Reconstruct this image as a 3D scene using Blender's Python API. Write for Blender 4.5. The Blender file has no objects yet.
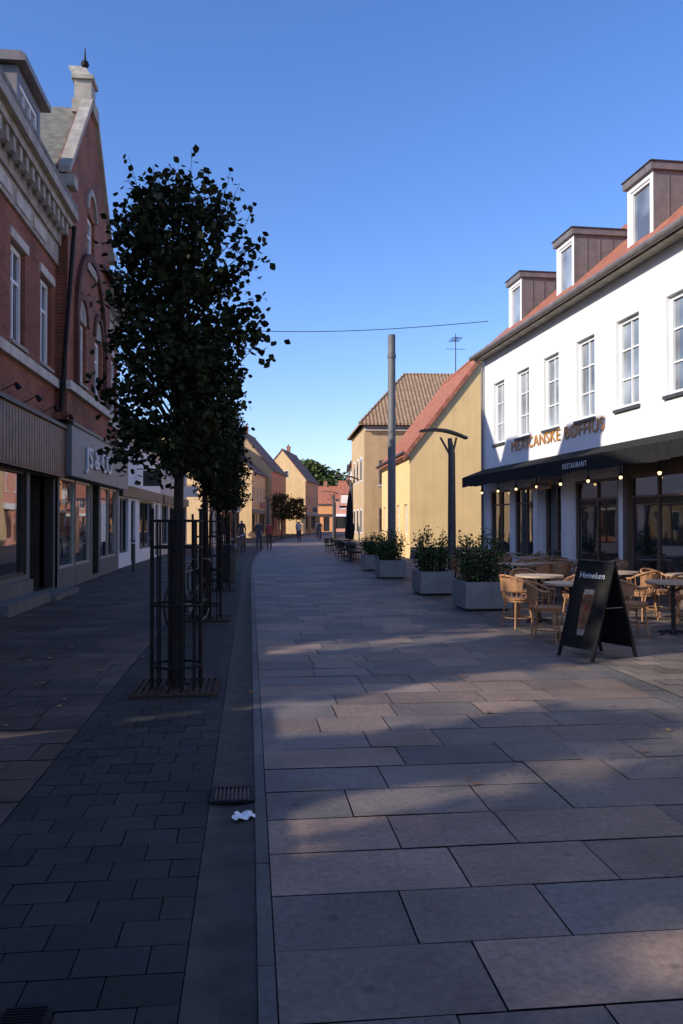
import bpy, math, random
from mathutils import Vector, Matrix
random.seed(7)
R=random.random
def U(a,b): return a+(b-a)*random.random()
scene=bpy.context.scene
scene.view_settings.view_transform='Standard'
scene.view_settings.look='None'
scene.view_settings.exposure=0
SUN_AZ=math.radians(24); SUN_EL=math.radians(27)

# ------------------------------------------------------------ materials
MATS={}
def newmat(name):
    m=bpy.data.materials.new(name); m.use_nodes=True
    nt=m.node_tree; b=nt.nodes['Principled BSDF']
    return m,nt,b
def N(nt,t,**k):
    n=nt.nodes.new(t)
    for a,v in k.items(): setattr(n,a,v)
    return n
def mat(name,col,rough=.7,var=.15,scale=3.0,bump=0.0,metal=0.0,streak=0.0,spec=.5):
    if name in MATS: return MATS[name]
    m,nt,b=newmat(name)
    tc=N(nt,'ShaderNodeTexCoord')
    nz=N(nt,'ShaderNodeTexNoise'); nz.inputs['Scale'].default_value=scale; nz.inputs['Detail'].default_value=8
    nt.links.new(tc.outputs['Object'],nz.inputs['Vector'])
    cr=N(nt,'ShaderNodeValToRGB')
    cr.color_ramp.elements[0].position=.3; cr.color_ramp.elements[1].position=.7
    cr.color_ramp.elements[0].color=[c*(1-var) for c in col]+[1]
    cr.color_ramp.elements[1].color=[min(1,c*(1+var)) for c in col]+[1]
    nt.links.new(nz.outputs['Fac'],cr.inputs['Fac'])
    out=cr.outputs['Color']
    if streak>0:
        mp=N(nt,'ShaderNodeMapping'); mp.inputs['Scale'].default_value=(3.5,3.5,.25); nt.links.new(tc.outputs['Object'],mp.inputs['Vector'])
        n3=N(nt,'ShaderNodeTexNoise'); n3.inputs['Scale'].default_value=1; n3.inputs['Detail'].default_value=6; nt.links.new(mp.outputs[0],n3.inputs['Vector'])
        m3=N(nt,'ShaderNodeMapRange'); m3.inputs[1].default_value=.45; m3.inputs[2].default_value=.75; m3.inputs[3].default_value=1; m3.inputs[4].default_value=1-streak
        nt.links.new(n3.outputs['Fac'],m3.inputs[0])
        s3=N(nt,'ShaderNodeVectorMath',operation='SCALE'); nt.links.new(out,s3.inputs[0]); nt.links.new(m3.outputs[0],s3.inputs['Scale']); out=s3.outputs[0]
    nt.links.new(out,b.inputs['Base Color'])
    b.inputs['Roughness'].default_value=rough; b.inputs['Metallic'].default_value=metal
    b.inputs['Specular IOR Level'].default_value=spec
    if bump>0:
        n2=N(nt,'ShaderNodeTexNoise'); n2.inputs['Scale'].default_value=scale*12; n2.inputs['Detail'].default_value=5
        nt.links.new(tc.outputs['Object'],n2.inputs['Vector'])
        bp=N(nt,'ShaderNodeBump'); bp.inputs['Strength'].default_value=bump; bp.inputs['Distance'].default_value=.02
        nt.links.new(n2.outputs['Fac'],bp.inputs['Height']); nt.links.new(bp.outputs['Normal'],b.inputs['Normal'])
    MATS[name]=m; return m
def brickmat(name,c1,c2,mortar,bw=.24,bh=.075):
    m,nt,b=newmat(name)
    tc=N(nt,'ShaderNodeTexCoord'); sp=N(nt,'ShaderNodeSeparateXYZ'); nt.links.new(tc.outputs['Object'],sp.inputs[0])
    ad=N(nt,'ShaderNodeMath',operation='ADD'); nt.links.new(sp.outputs[0],ad.inputs[0]); nt.links.new(sp.outputs[1],ad.inputs[1])
    cb=N(nt,'ShaderNodeCombineXYZ'); nt.links.new(ad.outputs[0],cb.inputs[0]); nt.links.new(sp.outputs[2],cb.inputs[1])
    br=N(nt,'ShaderNodeTexBrick'); nt.links.new(cb.outputs[0],br.inputs['Vector'])
    br.inputs['Scale'].default_value=1; br.inputs['Brick Width'].default_value=bw; br.inputs['Row Height'].default_value=bh
    br.inputs['Mortar Size'].default_value=.008; br.inputs['Color1'].default_value=(*c1,1); br.inputs['Color2'].default_value=(*c2,1); br.inputs['Mortar'].default_value=(*mortar,1)
    nz=N(nt,'ShaderNodeTexNoise'); nz.inputs['Scale'].default_value=.8; nz.inputs['Detail'].default_value=8
    nt.links.new(tc.outputs['Object'],nz.inputs['Vector'])
    mr=N(nt,'ShaderNodeMapRange'); mr.inputs[1].default_value=.3; mr.inputs[2].default_value=.7; mr.inputs[3].default_value=.6; mr.inputs[4].default_value=1.15
    nt.links.new(nz.outputs['Fac'],mr.inputs[0])
    mx=N(nt,'ShaderNodeVectorMath',operation='SCALE'); nt.links.new(br.outputs['Color'],mx.inputs[0]); nt.links.new(mr.outputs[0],mx.inputs['Scale'])
    nt.links.new(mx.outputs[0],b.inputs['Base Color']); b.inputs['Roughness'].default_value=.85; b.inputs['Specular IOR Level'].default_value=.25
    bp=N(nt,'ShaderNodeBump'); bp.inputs['Strength'].default_value=.5; bp.inputs['Distance'].default_value=.01; bp.invert=True
    nt.links.new(br.outputs['Fac'],bp.inputs['Height']); nt.links.new(bp.outputs['Normal'],b.inputs['Normal'])
    MATS[name]=m; return m
def tilemat(name,c1,c2,per=.22,row=.3):
    m,nt,b=newmat(name)
    tc=N(nt,'ShaderNodeTexCoord'); sp=N(nt,'ShaderNodeSeparateXYZ'); nt.links.new(tc.outputs['Object'],sp.inputs[0])
    mu=N(nt,'ShaderNodeMath',operation='MULTIPLY'); mu.inputs[1].default_value=2*math.pi/per; nt.links.new(sp.outputs[0],mu.inputs[0])
    si=N(nt,'ShaderNodeMath',operation='SINE'); nt.links.new(mu.outputs[0],si.inputs[0])
    mz=N(nt,'ShaderNodeMath',operation='DIVIDE'); mz.inputs[1].default_value=row*.7; nt.links.new(sp.outputs[2],mz.inputs[0])
    fr=N(nt,'ShaderNodeMath',operation='FRACT'); nt.links.new(mz.outputs[0],fr.inputs[0])
    s2=N(nt,'ShaderNodeMath',operation='MULTIPLY_ADD'); s2.inputs[1].default_value=-.8; nt.links.new(fr.outputs[0],s2.inputs[0]); nt.links.new(si.outputs[0],s2.inputs[2])
    bp=N(nt,'ShaderNodeBump'); bp.inputs['Strength'].default_value=.6; bp.inputs['Distance'].default_value=.03
    nt.links.new(s2.outputs[0],bp.inputs['Height']); nt.links.new(bp.outputs['Normal'],b.inputs['Normal'])
    nz=N(nt,'ShaderNodeTexNoise'); nz.inputs['Scale'].default_value=5; nz.inputs['Detail'].default_value=8; nt.links.new(tc.outputs['Object'],nz.inputs['Vector'])
    cr=N(nt,'ShaderNodeValToRGB'); cr.color_ramp.elements[0].position=.35; cr.color_ramp.elements[1].position=.65
    cr.color_ramp.elements[0].color=(*c1,1); cr.color_ramp.elements[1].color=(*c2,1)
    nt.links.new(nz.outputs['Fac'],cr.inputs['Fac']); nt.links.new(cr.outputs['Color'],b.inputs['Base Color']); b.inputs['Roughness'].default_value=.8
    MATS[name]=m; return m
def attrmat(name,rough=.6,nscale=20,amt=.3,bump=.2,stain=0.0,spec=.5,spots=0):
    m,nt,b=newmat(name)
    at=N(nt,'ShaderNodeAttribute'); at.attribute_name='Col'
    tc=N(nt,'ShaderNodeTexCoord')
    nz=N(nt,'ShaderNodeTexNoise'); nz.inputs['Scale'].default_value=nscale; nz.inputs['Detail'].default_value=8; nz.inputs['Roughness'].default_value=.65
    nt.links.new(tc.outputs['Object'],nz.inputs['Vector'])
    mr=N(nt,'ShaderNodeMapRange'); mr.inputs[1].default_value=.3; mr.inputs[2].default_value=.7; mr.inputs[3].default_value=1-amt; mr.inputs[4].default_value=1+amt
    nt.links.new(nz.outputs['Fac'],mr.inputs[0])
    sc=N(nt,'ShaderNodeVectorMath',operation='SCALE'); nt.links.new(at.outputs['Color'],sc.inputs[0]); nt.links.new(mr.outputs[0],sc.inputs['Scale'])
    out=sc
    if stain>0:
        n3=N(nt,'ShaderNodeTexNoise'); n3.inputs['Scale'].default_value=1.1; n3.inputs['Detail'].default_value=7; n3.inputs['Roughness'].default_value=.6; nt.links.new(tc.outputs['Object'],n3.inputs['Vector'])
        m3=N(nt,'ShaderNodeMapRange'); m3.inputs[1].default_value=.35; m3.inputs[2].default_value=.65; m3.inputs[3].default_value=1-stain; m3.inputs[4].default_value=1.0+stain*.4
        nt.links.new(n3.outputs['Fac'],m3.inputs[0])
        s3=N(nt,'ShaderNodeVectorMath',operation='SCALE'); nt.links.new(sc.outputs[0],s3.inputs[0]); nt.links.new(m3.outputs[0],s3.inputs['Scale']); out=s3
    if spots:
        vo=N(nt,'ShaderNodeTexVoronoi'); vo.inputs['Scale'].default_value=spots; nt.links.new(tc.outputs['Object'],vo.inputs['Vector'])
        m4=N(nt,'ShaderNodeMapRange'); m4.inputs[1].default_value=.06; m4.inputs[2].default_value=.10; m4.inputs[3].default_value=.68; m4.inputs[4].default_value=1
        nt.links.new(vo.outputs['Distance'],m4.inputs[0])
        s4=N(nt,'ShaderNodeVectorMath',operation='SCALE'); nt.links.new(out.outputs[0],s4.inputs[0]); nt.links.new(m4.outputs[0],s4.inputs['Scale']); out=s4
    nt.links.new(out.outputs[0],b.inputs['Base Color'])
    b.inputs['Roughness'].default_value=rough; b.inputs['Specular IOR Level'].default_value=spec
    if bump>0:
        n2=N(nt,'ShaderNodeTexNoise'); n2.inputs['Scale'].default_value=nscale*6; n2.inputs['Detail'].default_value=4; nt.links.new(tc.outputs['Object'],n2.inputs['Vector'])
        bp=N(nt,'ShaderNodeBump'); bp.inputs['Strength'].default_value=bump; bp.inputs['Distance'].default_value=.01
        nt.links.new(n2.outputs['Fac'],bp.inputs['Height']); nt.links.new(bp.outputs['Normal'],b.inputs['Normal'])
    MATS[name]=m; return m

brick=brickmat('red_brick',(.34,.10,.05),(.22,.065,.038),(.22,.17,.13))
brick_dk=brickmat('dark_brick',(.17,.055,.035),(.12,.042,.03),(.14,.11,.09))
brick_or=brickmat('orange_brick',(.42,.15,.08),(.33,.11,.06),(.3,.25,.2))
white=mat('white_render',(.83,.82,.79),.85,.03,1.5,.15,streak=.07)
whitetrim=mat('white_paint',(.78,.78,.76),.5,.05,4)
cream=mat('cream_stone',(.40,.36,.30),.85,.2,4,.2,streak=.3,spec=.2)
yellow=mat('yellow_render',(.86,.58,.26),.85,.06,1.2,.1,streak=.1)
yellow2=mat('pale_yellow_render',(.74,.50,.25),.85,.08,1.2,.1,streak=.12)
tan=mat('tan_render',(.55,.38,.20),.85,.1,1.2,.1,streak=.15)
pink=mat('pink_render',(.62,.28,.20),.85,.08,1.2,.1,streak=.1)
palegrey=mat('pale_grey_render',(.55,.55,.53),.85,.08,1.2,.1,streak=.15)
orange=mat('orange_render',(.68,.30,.12),.85,.08,1.2,.1,streak=.1)
redtile=tilemat('red_pantile',(.27,.085,.05),(.46,.17,.09))
browntile=tilemat('brown_pantile',(.17,.085,.055),(.27,.14,.09))
tantile=tilemat('brown_roof_tile',(.26,.155,.085),(.38,.24,.13))
slate=tilemat('slate_roof',(.13,.12,.095),(.21,.195,.15),.3,.25)
lead=mat('lead_cladding',(.215,.185,.17),.5,.15,5,.1,.2,streak=.3)
black=mat('black_metal',(.014,.014,.016),.45,.2,8)
ironm=mat('iron_dark',(.010,.009,.009),.6,.3,20,.2,spec=.25)
polegrey=mat('pole_paint',(.06,.06,.062),.5,.15,5)
darkframe=mat('dark_frame',(.05,.038,.03),.5,.2,6)
brownwood=mat('brown_wood_fascia',(.16,.085,.05),.5,.35,3,.1,streak=.3)
greypanel=mat('grey_fascia',(.17,.175,.185),.5,.1,2,streak=.15)
granite=mat('granite_plinth',(.17,.165,.16),.75,.25,25,.2,streak=.25,spec=.3)
concrete=mat('planter_concrete',(.27,.27,.262),.75,.12,8,.15,streak=.2)
def glassmat(name,col,rough=.03,ior=1.9):
    m,nt,b=newmat(name)
    tc=N(nt,'ShaderNodeTexCoord'); nz=N(nt,'ShaderNodeTexNoise'); nz.inputs['Scale'].default_value=.9; nt.links.new(tc.outputs['Object'],nz.inputs['Vector'])
    cr=N(nt,'ShaderNodeValToRGB'); cr.color_ramp.elements[0].position=.35; cr.color_ramp.elements[1].position=.65
    cr.color_ramp.elements[0].color=[c*.4 for c in col]+[1]; cr.color_ramp.elements[1].color=[c*1.5 for c in col]+[1]
    nt.links.new(nz.outputs['Fac'],cr.inputs['Fac']); nt.links.new(cr.outputs['Color'],b.inputs['Base Color'])
    b.inputs['Roughness'].default_value=rough; b.inputs['IOR'].default_value=ior; b.inputs['Specular IOR Level'].default_value=.6
    bp=N(nt,'ShaderNodeBump'); bp.inputs['Strength'].default_value=.05; bp.inputs['Distance'].default_value=.05
    nt.links.new(nz.outputs['Fac'],bp.inputs['Height']); nt.links.new(bp.outputs['Normal'],b.inputs['Normal'])
    MATS[name]=m; return m
glass=glassmat('window_glass',(.045,.055,.065),.03,2.1)
glassl=glassmat('upper_window_glass',(.26,.29,.32),.06)
shopglass=glassmat('shop_glass',(.02,.025,.028),.02,2.3)
gold=mat('bronze_letters',(.60,.27,.06),.45,.1,5,0,.1)
wood=mat('rattan_wood',(.40,.20,.09),.55,.2,30,.1)
tabletop=mat('table_top',(.46,.34,.24),.4,.1,10)
chrome=mat('grey_metal',(.4,.4,.4),.35,.1,5,0,.8)
paper=mat('paper_white',(.8,.8,.8),.7,.05,8)

# ------------------------------------------------------------ mesh builder
class MB:
    def __init__(s): s.v=[];s.f=[];s.m=[];s.mats=[];s.col=[]
    def mi(s,m):
        if m not in s.mats: s.mats.append(m)
        return s.mats.index(m)
    def face(s,pts,m,col=None):
        i=len(s.v); s.v+= [tuple(p) for p in pts]; s.f.append(tuple(range(i,i+len(pts)))); s.m.append(s.mi(m)); s.col.append(col)
    def box(s,x0,x1,y0,y1,z0,z1,m):
        i=len(s.v)
        s.v+=[(x0,y0,z0),(x1,y0,z0),(x1,y1,z0),(x0,y1,z0),(x0,y0,z1),(x1,y0,z1),(x1,y1,z1),(x0,y1,z1)]
        for f in ((0,3,2,1),(4,5,6,7),(0,1,5,4),(1,2,6,5),(2,3,7,6),(3,0,4,7)):
            s.f.append(tuple(i+k for k in f)); s.m.append(s.mi(m)); s.col.append(None)
    def ext(s,poly,vec,m):
        i=len(s.v); n=len(poly); vec=Vector(vec)
        s.v+=[tuple(p) for p in poly]+[tuple(Vector(p)+vec) for p in poly]
        F=[tuple(range(i+n-1,i-1,-1)),tuple(range(i+n,i+2*n))]+[(i+k,i+(k+1)%n,i+n+(k+1)%n,i+n+k) for k in range(n)]
        for f in F: s.f.append(f); s.m.append(s.mi(m)); s.col.append(None)
    def tube(s,p0,p1,r0,r1,m,n=8,cap=True):
        p0=Vector(p0);p1=Vector(p1);d=(p1-p0)
        if d.length<1e-6: return
        d.normalize(); a=d.orthogonal().normalized(); b=d.cross(a)
        i=len(s.v)
        for p,r in ((p0,r0),(p1,r1)):
            for k in range(n):
                t=2*math.pi*k/n; s.v.append(tuple(p+a*math.cos(t)*r+b*math.sin(t)*r))
        for k in range(n):
            s.f.append((i+k,i+(k+1)%n,i+n+(k+1)%n,i+n+k)); s.m.append(s.mi(m)); s.col.append(None)
        if cap:
            s.f.append(tuple(range(i+n-1,i-1,-1))); s.f.append(tuple(range(i+n,i+2*n))); s.m+=[s.mi(m)]*2; s.col+=[None]*2
    def path(s,pts,r,m,n=6):
        for a,b in zip(pts[:-1],pts[1:]): s.tube(a,b,r,r,m,n)
    def ball(s,c,r,m,seg=10,rings=6,sz=1):
        i=len(s.v)
        for a in range(rings+1):
            ph=math.pi*a/rings
            for k in range(seg):
                t=2*math.pi*k/seg; s.v.append((c[0]+r*math.sin(ph)*math.cos(t),c[1]+r*math.sin(ph)*math.sin(t),c[2]+r*sz*math.cos(ph)))
        for a in range(rings):
            for k in range(seg):
                s.f.append((i+a*seg+k,i+(a+1)*seg+k,i+(a+1)*seg+(k+1)%seg,i+a*seg+(k+1)%seg)); s.m.append(s.mi(m)); s.col.append(None)
    def obj(s,name,parent=None,loc=(0,0,0),rz=0,smooth=False):
        me=bpy.data.meshes.new(name); me.from_pydata(s.v,[],s.f)
        for m in s.mats: me.materials.append(m)
        me.polygons.foreach_set('material_index',s.m)
        if any(c is not None for c in s.col):
            ca=me.color_attributes.new('Col','FLOAT_COLOR','CORNER'); arr=[]
            for f,c in zip(s.f,s.col):
                c=c or (.2,.2,.2); arr+= [c[0],c[1],c[2],1.0]*len(f)
            ca.data.foreach_set('color',arr)
        if smooth: me.polygons.foreach_set('use_smooth',[True]*len(s.f))
        me.update(); o=bpy.data.objects.new(name,me); scene.collection.objects.link(o)
        if parent: o.parent=parent
        o.location=loc; o.rotation_euler[2]=rz
        return o
def empty(name,loc=(0,0,0),rz=0):
    e=bpy.data.objects.new(name,None); e.empty_display_size=.2; scene.collection.objects.link(e); e.location=loc; e.rotation_euler[2]=rz; return e
def wallgrid(mb,x0,x1,z0,z1,ops,m,y=0,dep=.18,revm=None):
    revm=revm or m
    xs=sorted({x0,x1,*[v for o in ops for v in o[:2] if x0<v<x1]}); zs=sorted({z0,z1,*[v for o in ops for v in o[2:4] if z0<v<z1]})
    for a,b in zip(xs[:-1],xs[1:]):
        for c,d in zip(zs[:-1],zs[1:]):
            cx=(a+b)/2;cz=(c+d)/2
            if any(o[0]<cx<o[1] and o[2]<cz<o[3] for o in ops): continue
            mb.face([(a,y,c),(b,y,c),(b,y,d),(a,y,d)],m)
    for a,b,c,d in [o[:4] for o in ops]:
        mb.face([(a,y,c),(a,y,d),(a,y+dep,d),(a,y+dep,c)],revm); mb.face([(b,y,c),(b,y+dep,c),(b,y+dep,d),(b,y,d)],revm)
        mb.face([(a,y,d),(b,y,d),(b,y+dep,d),(a,y+dep,d)],revm); mb.face([(a,y,c),(a,y+dep,c),(b,y+dep,c),(b,y,c)],revm)
def window(mb,a,b,c,d,fm,gm,y=0,dep=.16,mull=1,trans=(.65,),fw=.07,sill=None,bar=.045):
    y0=y+dep-.07;y1=y+dep
    mb.box(a,a+fw,y0,y1,c,d,fm); mb.box(b-fw,b,y0,y1,c,d,fm)
    mb.box(a+fw,b-fw,y0,y1,c,c+fw,fm); mb.box(a+fw,b-fw,y0,y1,d-fw,d,fm)
    for i in range(mull):
        x=a+(b-a)*(i+1)/(mull+1); mb.box(x-bar/2,x+bar/2,y0+.012,y1-.005,c+fw,d-fw,fm)
    for t in trans:
        z=c+(d-c)*t; mb.box(a+fw,b-fw,y0+.018,y1-.008,z-bar/2,z+bar/2,fm)
    mb.face([(a,y1-.02,c),(b,y1-.02,c),(b,y1-.02,d),(a,y1-.02,d)],gm)
    if sill: mb.box(a-.06,b+.06,y-.06,y+dep-.075,c-.07,c-.003,sill)
def gable_body(mb,L,D,eave,ridge,m,inset=.0):
    for x in (0,L-.2):
        mb.ext([(x,0.003,0),(x,D-.003,0),(x,D-.003,eave),(x,D/2,ridge),(x,.003,eave)],(.2,0,0),m)
    mb.face([(0,D,0),(L,D,0),(L,D,eave),(0,D,eave)],m)
def gable_roof(mb,L,D,eave,ridge,m,ov=.25,th=.12,xo=.1,off=.03):
    s=(ridge-eave)/(D/2)
    for sg in (0,1):
        ye=-ov if sg==0 else D+ov; ze=eave-ov*s
        pts=[(-xo,ye,ze+off),(-xo,D/2,ridge+off),(-xo,D/2,ridge+off+th),(-xo,ye,ze+off+th)]
        mb.ext(pts,(L+2*xo,0,0),m)
    mb.tube((-xo,D/2,ridge+off+th),(L+xo,D/2,ridge+off+th),.09,.09,m,8)
def chimney(mb,x,y,z0,z1,m,w=.6,d=.45):
    mb.box(x-w/2,x+w/2,y-d/2,y+d/2,z0,z1,m); mb.box(x-w/2-.05,x+w/2+.05,y-d/2-.05,y+d/2+.05,z1-.25,z1-.1,m)
    for k in (-.15,.15): mb.tube((x+k,y,z1),(x+k,y,z1+.25),.07,.06,MATS['orange_brick'],8)
def text(name,s,size,m,parent,loc,rot,ex=.02,align='LEFT',sx=1.0,sp=1.0):
    c=bpy.data.curves.new(name,'FONT'); c.body=s; c.size=size; c.extrude=ex; c.align_x=align; c.materials.append(m); c.space_character=sp
    o=bpy.data.objects.new(name,c); scene.collection.objects.link(o); o.parent=parent; o.location=loc; o.rotation_euler=rot; o.scale=(sx,1,1); return o

def cv(Y): return .0012*(Y-25)**2 if Y>25 else 0.0

# ------------------------------------------------------------ ground
mb=MB(); gm=mat('ground_earth',(.13,.12,.11),.9,.2,.3)
mb.face([(-900,-900,-.03),(900,-900,-.03),(900,900,-.03),(-900,900,-.03)],gm); mb.obj('ground')
def strip(name,x0,x1,z,m,y0=-15,y1=140):
    mb=MB(); y=y0
    while y<y1:
        y2=y+3; mb.face([(x0+cv(y),y,z),(x1+cv(y),y,z),(x1+cv(y2),y2,z),(x0+cv(y2),y2,z)],m); y=y2
    return mb.obj(name)
mortar=mat('joint_sand',(.075,.067,.058),.95,.3,20,.3)
strip('paving_bed',-6.5,12,-.020,mortar)
def paving(name,x0,x1,y0,y1,row,lens,cols,gap,m,stag=None,z=0,var=1.0):
    mb=MB(); y=y0; r=0
    while y<y1:
        x=x0; first=True
        while x<x1-1e-4:
            l=U(*lens)
            if first and stag: l*= (.5 if r%2 else 1)
            first=False
            x2=min(x+l,x1)
            if x1-x2<lens[0]*.4: x2=x1
            g=gap/2; c=random.choice(cols); k=1+U(-.2,.17)*var; k2=U(-.014,.014)*var
            zz=z+U(-.0012,.0012)*var
            ya=y+g;yb=y+row-g
            col=(c[0]*k+k2*.3,c[1]*k,c[2]*k-k2*.3)
            tl=U(-.0015,.0015)*var; tw=U(-.0015,.0015)*var
            mb.face([(x+g+cv(ya),ya,zz-tl-tw),(x2-g+cv(ya),ya,zz+tl-tw),(x2-g+cv(yb),yb,zz+tl+tw),(x+g+cv(yb),yb,zz-tl+tw)],m,col)
            x=x2
        y+=row; r+=1
    return mb.obj(name)
slabm=attrmat('granite_slab',.6,28,.28,.3,stain=.32,spots=3.3,spec=.35)
pavem=attrmat('paver_stone',.75,30,.28,.3,stain=.3,spec=.3)
paving('street_paving',.092,3.68,-6,132,.455,(.42,1.05),[(.215,.152,.118),(.15,.124,.11),(.245,.17,.128),(.132,.112,.10),(.195,.144,.115),(.165,.135,.118)],.008,slabm)
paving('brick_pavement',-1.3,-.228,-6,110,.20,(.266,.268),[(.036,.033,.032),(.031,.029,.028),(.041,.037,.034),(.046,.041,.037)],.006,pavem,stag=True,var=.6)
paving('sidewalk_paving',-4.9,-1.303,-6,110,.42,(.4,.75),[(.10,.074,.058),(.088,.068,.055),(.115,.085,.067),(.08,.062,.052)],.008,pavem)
paving('terrace_paving',3.925,8.6,-6,110,.28,(.27,.29),[(.19,.15,.122),(.16,.132,.11),(.215,.17,.14)],.008,pavem,stag=True)
chan=mat('gutter_concrete',(.060,.053,.047),.8,.3,6,.4,spec=.3)
def channel(name,x0,x1,m,z0=-.0,dip=.025):
    mb=MB(); y=-6
    while y<132:
        y2=y+.98
        mb_n=4
        for i in range(mb_n):
            a=i/mb_n;b=(i+1)/mb_n
            za=z0-dip*math.sin(math.pi*a);zb=z0-dip*math.sin(math.pi*b)
            xa=x0+(x1-x0)*a;xb=x0+(x1-x0)*b
            mb.face([(xa+cv(y),y,za),(xb+cv(y),y,zb),(xb+cv(y2),y2,zb),(xa+cv(y2),y2,za)],m)
        y+=.98
    return mb.obj(name)
channel('gutter',-.226,.026,chan,dip=.016)
paving('kerb_line',.027,.092,-6,132,.9,(.07,.07),[(.11,.10,.088),(.09,.082,.073)],.004,slabm,z=.005)
paving('drain_channel',3.682,3.923,-6,132,.5,(.25,.25),[(.12,.11,.10),(.14,.125,.11)],.006,slabm,z=-.002)

gr=mat('grate_iron',(.09,.05,.033),.6,.3,20,.2)
def grate(name,x,y,w,l,n):
    mb=MB()
    mb.box(-w/2,w/2,-l/2,-l/2+.02,0,.014,ironm); mb.box(-w/2,w/2,l/2-.02,l/2,0,.014,ironm)
    mb.box(-w/2,-w/2+.02,-l/2+.02,l/2-.02,0,.014,ironm); mb.box(w/2-.02,w/2,-l/2+.02,l/2-.02,0,.014,ironm)
    for i in range(n):
        xx=-w/2+.02+(w-.04)*(i+.5)/n; mb.box(xx-.006,xx+.006,-l/2+.02,l/2-.02,.001,.012,gr)
    for k in (-1,0,1): mb.box(-w/2+.02,w/2-.02,k*l*.22-.006,k*l*.22+.006,.003,.010,gr)
    mb.box(-w/2+.01,w/2-.01,-l/2+.01,l/2-.01,-.004,-.0005,black)
    return mb.obj(name,loc=(x,y,.004))
grate('drain_grate',-.10,4.88,.25,.26,9)
mb=MB()
random.seed(3)
P=[[(i*.02-.06+U(-.01,.01),j*.02-.05+U(-.01,.01),.004+R()*.02) for j in range(6)] for i in range(7)]
for i in range(6):
    for j in range(5):
        if (i in(0,5)) and (j in (0,4)): continue
        mb.face([P[i][j],P[i+1][j],P[i+1][j+1],P[i][j+1]],paper)
mb.obj('crumpled_paper',loc=(-.03,4.53,-.004),rz=.5)
mb=MB(); mb.tube((0,0,-.002),(0,0,.008),.3,.3,ironm,32)
for k in range(-4,5): mb.box(-.22,.22,k*.05-.008,k*.05+.008,.008,.013,ironm)
mb.obj('manhole_cover',loc=(-.72,2.75,.004)).scale=(.3,.3,1)
mb=MB(); ds=mat('drain_slot',(.10,.075,.06),.6,.3,8)
mb.box(-.05,-.03,0,7,0,.004,ds); mb.box(.03,.05,0,7,0,.004,ds)
for k in range(70): mb.box(-.03,.03,k*.1,k*.1+.05,.0,.0035,ds)
mb.obj('linear_drain',loc=(-2.75,4.6,.003))
lm=attrmat('fallen_leaf',.7,10,.2,0)
mb=MB(); random.seed(11)
for i in range(130):
    x=U(-4.2,-.6) if i<95 else U(-.2,3.5); y=U(4,16); a=U(0,6.28); s=U(.018,.036)
    if i<60: x=U(-3.6,-1.2);y=U(6,10)
    c=random.choice([(.35,.13,.03),(.4,.22,.05),(.2,.08,.03)])
    pts=[]
    for k,(rr) in enumerate((1,.6,1.2,.6)):
        t=a+k*math.pi/2; pts.append((x+math.cos(t)*s*rr,y+math.sin(t)*s*rr,.008+R()*.012))
    mb.face(pts,lm,c)
mb.obj('fallen_leaves')

# ------------------------------------------------------------ left brick building
LB=empty('brick_building',(-4.45,9.3,0),math.radians(90))
LL=19.2
mb=MB()
ops=[(a-.5,a+.5,5.02,6.9) for a in (2.4,4.8,7.15,9.35,17.0,18.4)]
wallgrid(mb,0,LL,3.9,8.0,ops,brick)
bops=[(11.5,12.5,5.05,6.6),(13.7,14.7,5.05,6.6),(12.6,13.6,8.35,9.65)]
wallgrid(mb,10.3,16.1,3.9,9.7,bops,brick,y=-.25)
for x in (10.3,16.1): mb.face([(x,-.25,3.9),(x,0.5,3.9),(x,0.5,9.7),(x,-.25,9.7)],brick)
mb.ext([(10.3,-.25,9.7),(16.1,-.25,9.7),(13.5,-.25,12.5),(12.9,-.25,12.5)],(0,.3,0),brick)
mb.face([(0,9,0),(LL,9,0),(LL,9,8.9),(0,9,8.9)],brick)
mb.ext([(0,.02,0),(0,9,0),(0,9,8.8),(0,4.5,11.9),(0,.02,8.8)],(.02,0,0),brick)
mb.ext([(LL-.02,.02,0),(LL-.02,9,0),(LL-.02,9,8.8),(LL-.02,.02,8.8)],(.02,0,0),brick)
mb.obj('walls',LB)
mb=MB()
for o in ops: window(mb,*o,whitetrim,glass,mull=1,trans=(.66,),fw=.1,sill=cream,bar=.07)
for o in bops: window(mb,*o,whitetrim,glassl if o[2]<8 else glass,y=-.25,mull=1,trans=(.66,),fw=.1,sill=cream,bar=.07)
mb.obj('windows',LB)
mb=MB()
cream2=mat('pale_stone_band',(.58,.53,.45),.8,.15,4,.2,streak=.3,spec=.2)
mb.box(-.02,10.28,-.10,.003,4.66,4.86,cream2); mb.box(16.13,LL+.02,-.10,.003,4.66,4.86,cream2); mb.box(10.2,16.2,-.36,-.247,4.66,4.86,cream2)
for a,b,y in ((-.02,10.27,0),(16.13,LL+.02,0)):
    mb.box(a,b,-.06,.2,7.5,7.95,cream); mb.box(a,b,-.12,.2,7.95,8.22,cream); mb.box(a,b,-.2,.19,8.22,8.36,cream); mb.box(a,b,-.38,.2,8.36,8.52,cream); mb.box(a,b,-.5,.2,8.52,8.72,cream)
    x=a+.15
    while x<b-.2: mb.box(x,x+.16,-.34,-.2,8.1,8.357,cream); x+=.42
    x=a+.25
    while x<b-1.0: mb.box(x,x+1.0,-.085,-.06,7.6,7.85,cream2); x+=1.3
for o in ops: mb.box(o[0]-.12,o[1]+.12,-.05,.002,6.92,7.1,cream2)
def arch(cx,cz,r,w,m,y,proud=.06,n=18):
    for i in range(n):
        t0=math.pi*i/n;t1=math.pi*(i+1)/n
        q=[(cx+math.cos(t)*rr,y,cz+math.sin(t)*rr) for t,rr in ((t0,r),(t0,r+w),(t1,r+w),(t1,r))]
        mb.ext(q,(0,-proud,0),m)
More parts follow.
